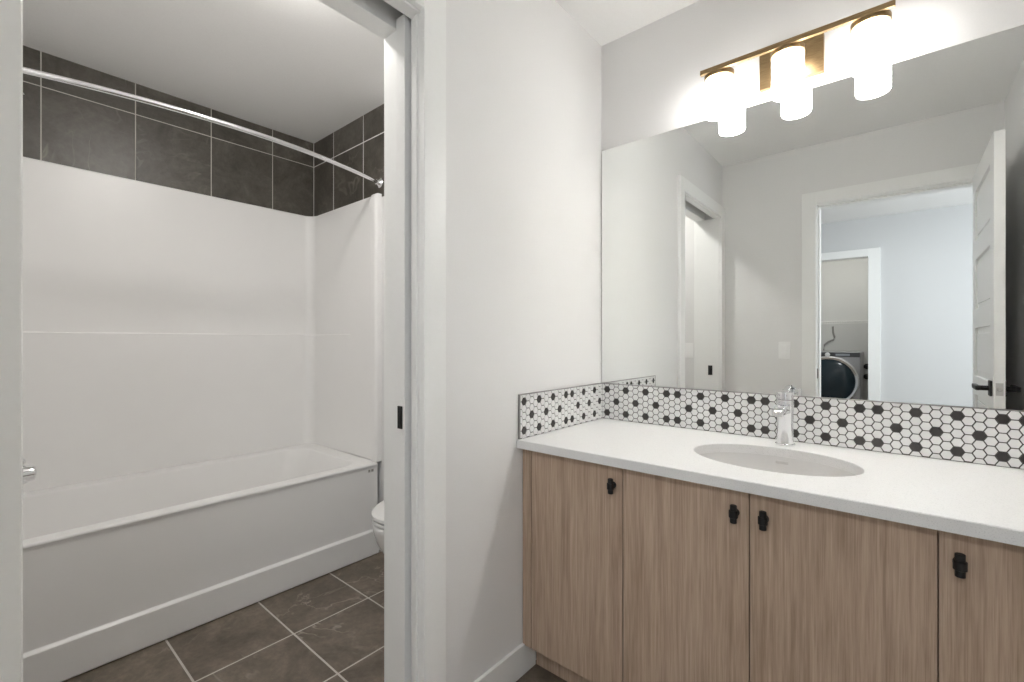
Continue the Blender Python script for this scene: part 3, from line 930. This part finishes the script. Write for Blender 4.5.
ring_loft(bm, [rrect(-0.19, 0.19, -0.165, 0.0, 0.03, 0.387), rrect(-0.20, 0.20, -0.175, 0.005, 0.035, 0.45), rrect(-0.21, 0.21, -0.185, 0.010, 0.035, 0.735)], True, True)
tk = obj('tank', bm, M_CERAM, toi, smooth=True, sharp=50)
bm = bmesh.new()
ring_loft(bm, [rrect(-0.216, 0.216, -0.192, 0.014, 0.035, 0.736), rrect(-0.220, 0.220, -0.196, 0.016, 0.038, 0.742), rrect(-0.220, 0.220, -0.196, 0.016, 0.038, 0.765), rrect(-0.212, 0.212, -0.188, 0.010, 0.035, 0.774)], True, True)
obj('tank_lid', bm, M_CERAM, toi, smooth=True, sharp=50)
bm = bmesh.new(); lathe(bm, [(0.012, 0), (0.012, -0.012)], (-0.15, -0.184, 0.68), 'y', 16); box(bm, -0.155, -0.085, -0.202, -0.194, 0.672, 0.686, bev=0.003)
obj('flush_lever', bm, M_CHROME, tk, smooth=True)

# ------------------------------------------------------------------ lamps on ceilings
def ceiling_lamp(name, label, loc, r, mat):
    t = thing(name, label, 'ceiling light', loc)
    bm = bmesh.new(); lathe(bm, [(r, -0.0005), (r, -0.022), (r - 0.012, -0.026)], (0, 0, 0), 'z', 40)
    obj('rim', bm, M_STEEL, t, smooth=True)
    bm = bmesh.new(); lathe(bm, [(r - 0.012, -0.0265), (r - 0.02, -0.045), (r * 0.6, -0.062), (0.002, -0.068)], (0, 0, 0), 'z', 40)
    obj('diffuser', bm, mat, t, smooth=True)
    return t
ceiling_lamp('ceiling_light', 'round flush ceiling light over the bathroom floor beside the tub', (-0.50, -1.15, H), 0.09, M_LENS)
ceiling_lamp('ceiling_light', 'added round flush ceiling light in the laundry room, out of view', (0.45, -4.90, H), 0.13, M_LENS_L)  # lamp added to brighten the laundry, not in view
ceiling_lamp('ceiling_light', 'added round flush ceiling light in the hall, out of view', (1.15, -2.75, H), 0.19, M_LENS_H)  # lamp added to send fill light into the vanity room, not in view

# ------------------------------------------------------------------ laundry
was = thing('washing_machine', 'silver front-load washer with dark round door, seen in the mirror', 'washing machine', (0.312, -5.0, 0))
bm = bmesh.new(); box(bm, -0.343, 0.343, -0.62, 0.0, 0.012, 1.015, bev=0.012)
obj('body', bm, M_WASH, was, smooth=True)
bm = bmesh.new(); box(bm, -0.335, 0.335, -0.001, 0.012, 0.955, 1.008, bev=0.004)
pn = obj('control_panel', bm, M_WASHP, was, smooth=True)
bm = bmesh.new(); lathe(bm, [(0.026, 0.0), (0.025, 0.024), (0.020, 0.028)], (0.02, 0.011, 0.982), 'y', 28)
obj('dial', bm, M_SWITCH, pn, smooth=True)['label'] = 'white program dial'
bm = bmesh.new(); box(bm, 0.10, 0.24, 0.0115, 0.0135, 0.970, 0.994, bev=0.001)
obj('display', bm, M_DISP, pn)
DC = (0.03, 0.0, 0.662)
bm = bmesh.new(); lathe(bm, [(0.262, 0.0), (0.300, 0.002), (0.302, 0.030), (0.288, 0.042), (0.266, 0.036), (0.262, 0.02)], DC, 'y', 64)
dw = obj('door_ring', bm, M_CHROME, was, smooth=True)
bm = bmesh.new(); lathe(bm, [(0.265, 0.012), (0.262, 0.030), (0.235, 0.046), (0.16, 0.062), (0.08, 0.070), (0.001, 0.073)], DC, 'y', 64)
obj('door_glass', bm, M_WGLASS, dw, smooth=True)['label'] = 'dark round door glass'
for x in (-0.29, 0.29):
    for y in (-0.56, -0.06):
        bm = bmesh.new(); lathe(bm, [(0.022, 0.0), (0.022, 0.013)], (x, y, 0), 'z', 12)
        obj('foot', bm, M_BLACK, was)

shf = thing('wire_shelf', 'white wire shelf on the laundry wall above the washer', 'shelf', (0, -5.65, 1.40))
bm = bmesh.new()
for y in (0.003, 0.30): tube(bm, [(-0.59, y, 0), (1.09, y, 0)], 0.004, 8)
tube(bm, [(-0.59, 0.305, -0.03), (1.09, 0.305, -0.03)], 0.004, 8)
k = 0
for i in range(67):
    x = -0.58 + i * 0.025
    tube(bm, [(x, 0.003, 0.004), (x, 0.30, 0.004), (x, 0.305, -0.03)], 0.002, 6)
obj('rack', bm, M_WIRE, shf)
for x in (-0.25, 0.85):
    bm = bmesh.new(); tube(bm, [(x, 0.003, -0.28), (x, 0.29, -0.006)], 0.005, 8)
    obj('bracket', bm, M_WIRE, shf)
ho = obj('drain_hose', bmesh.new(), M_HOSE)
bm = bmesh.new()
tube(bm, [(0.325, -5.642, 1.34), (0.330, -5.640, 1.26), (0.345, -5.636, 1.20), (0.335, -5.632, 1.165), (0.28, -5.63, 1.14), (0.235, -5.632, 1.10), (0.225, -5.64, 1.02)], 0.011, 10)
bm.to_mesh(ho.data); bm.free(); ho.data.materials.clear(); ho.data.materials.append(M_HOSE)
tag(ho, 'grey bent hose hanging on the laundry wall above the washer', 'hose')
for z in (0.82, 0.69):
    t = thing('supply_valve', ('black upper' if z > 0.75 else 'black lower') + ' water valve on the laundry wall right of the washer', 'valve', (0.685, -5.648, z))
    bm = bmesh.new(); lathe(bm, [(0.035, 0), (0.035, 0.010), (0.016, 0.014), (0.016, 0.08)], (0, 0, 0), 'y', 16)
    obj('valve_body', bm, M_BLACK, t)
    bm = bmesh.new(); box(bm, -0.05, 0.05, 0.06, 0.075, -0.012, 0.012, bev=0.004)
    obj('valve_handle', bm, M_BLACK, t)
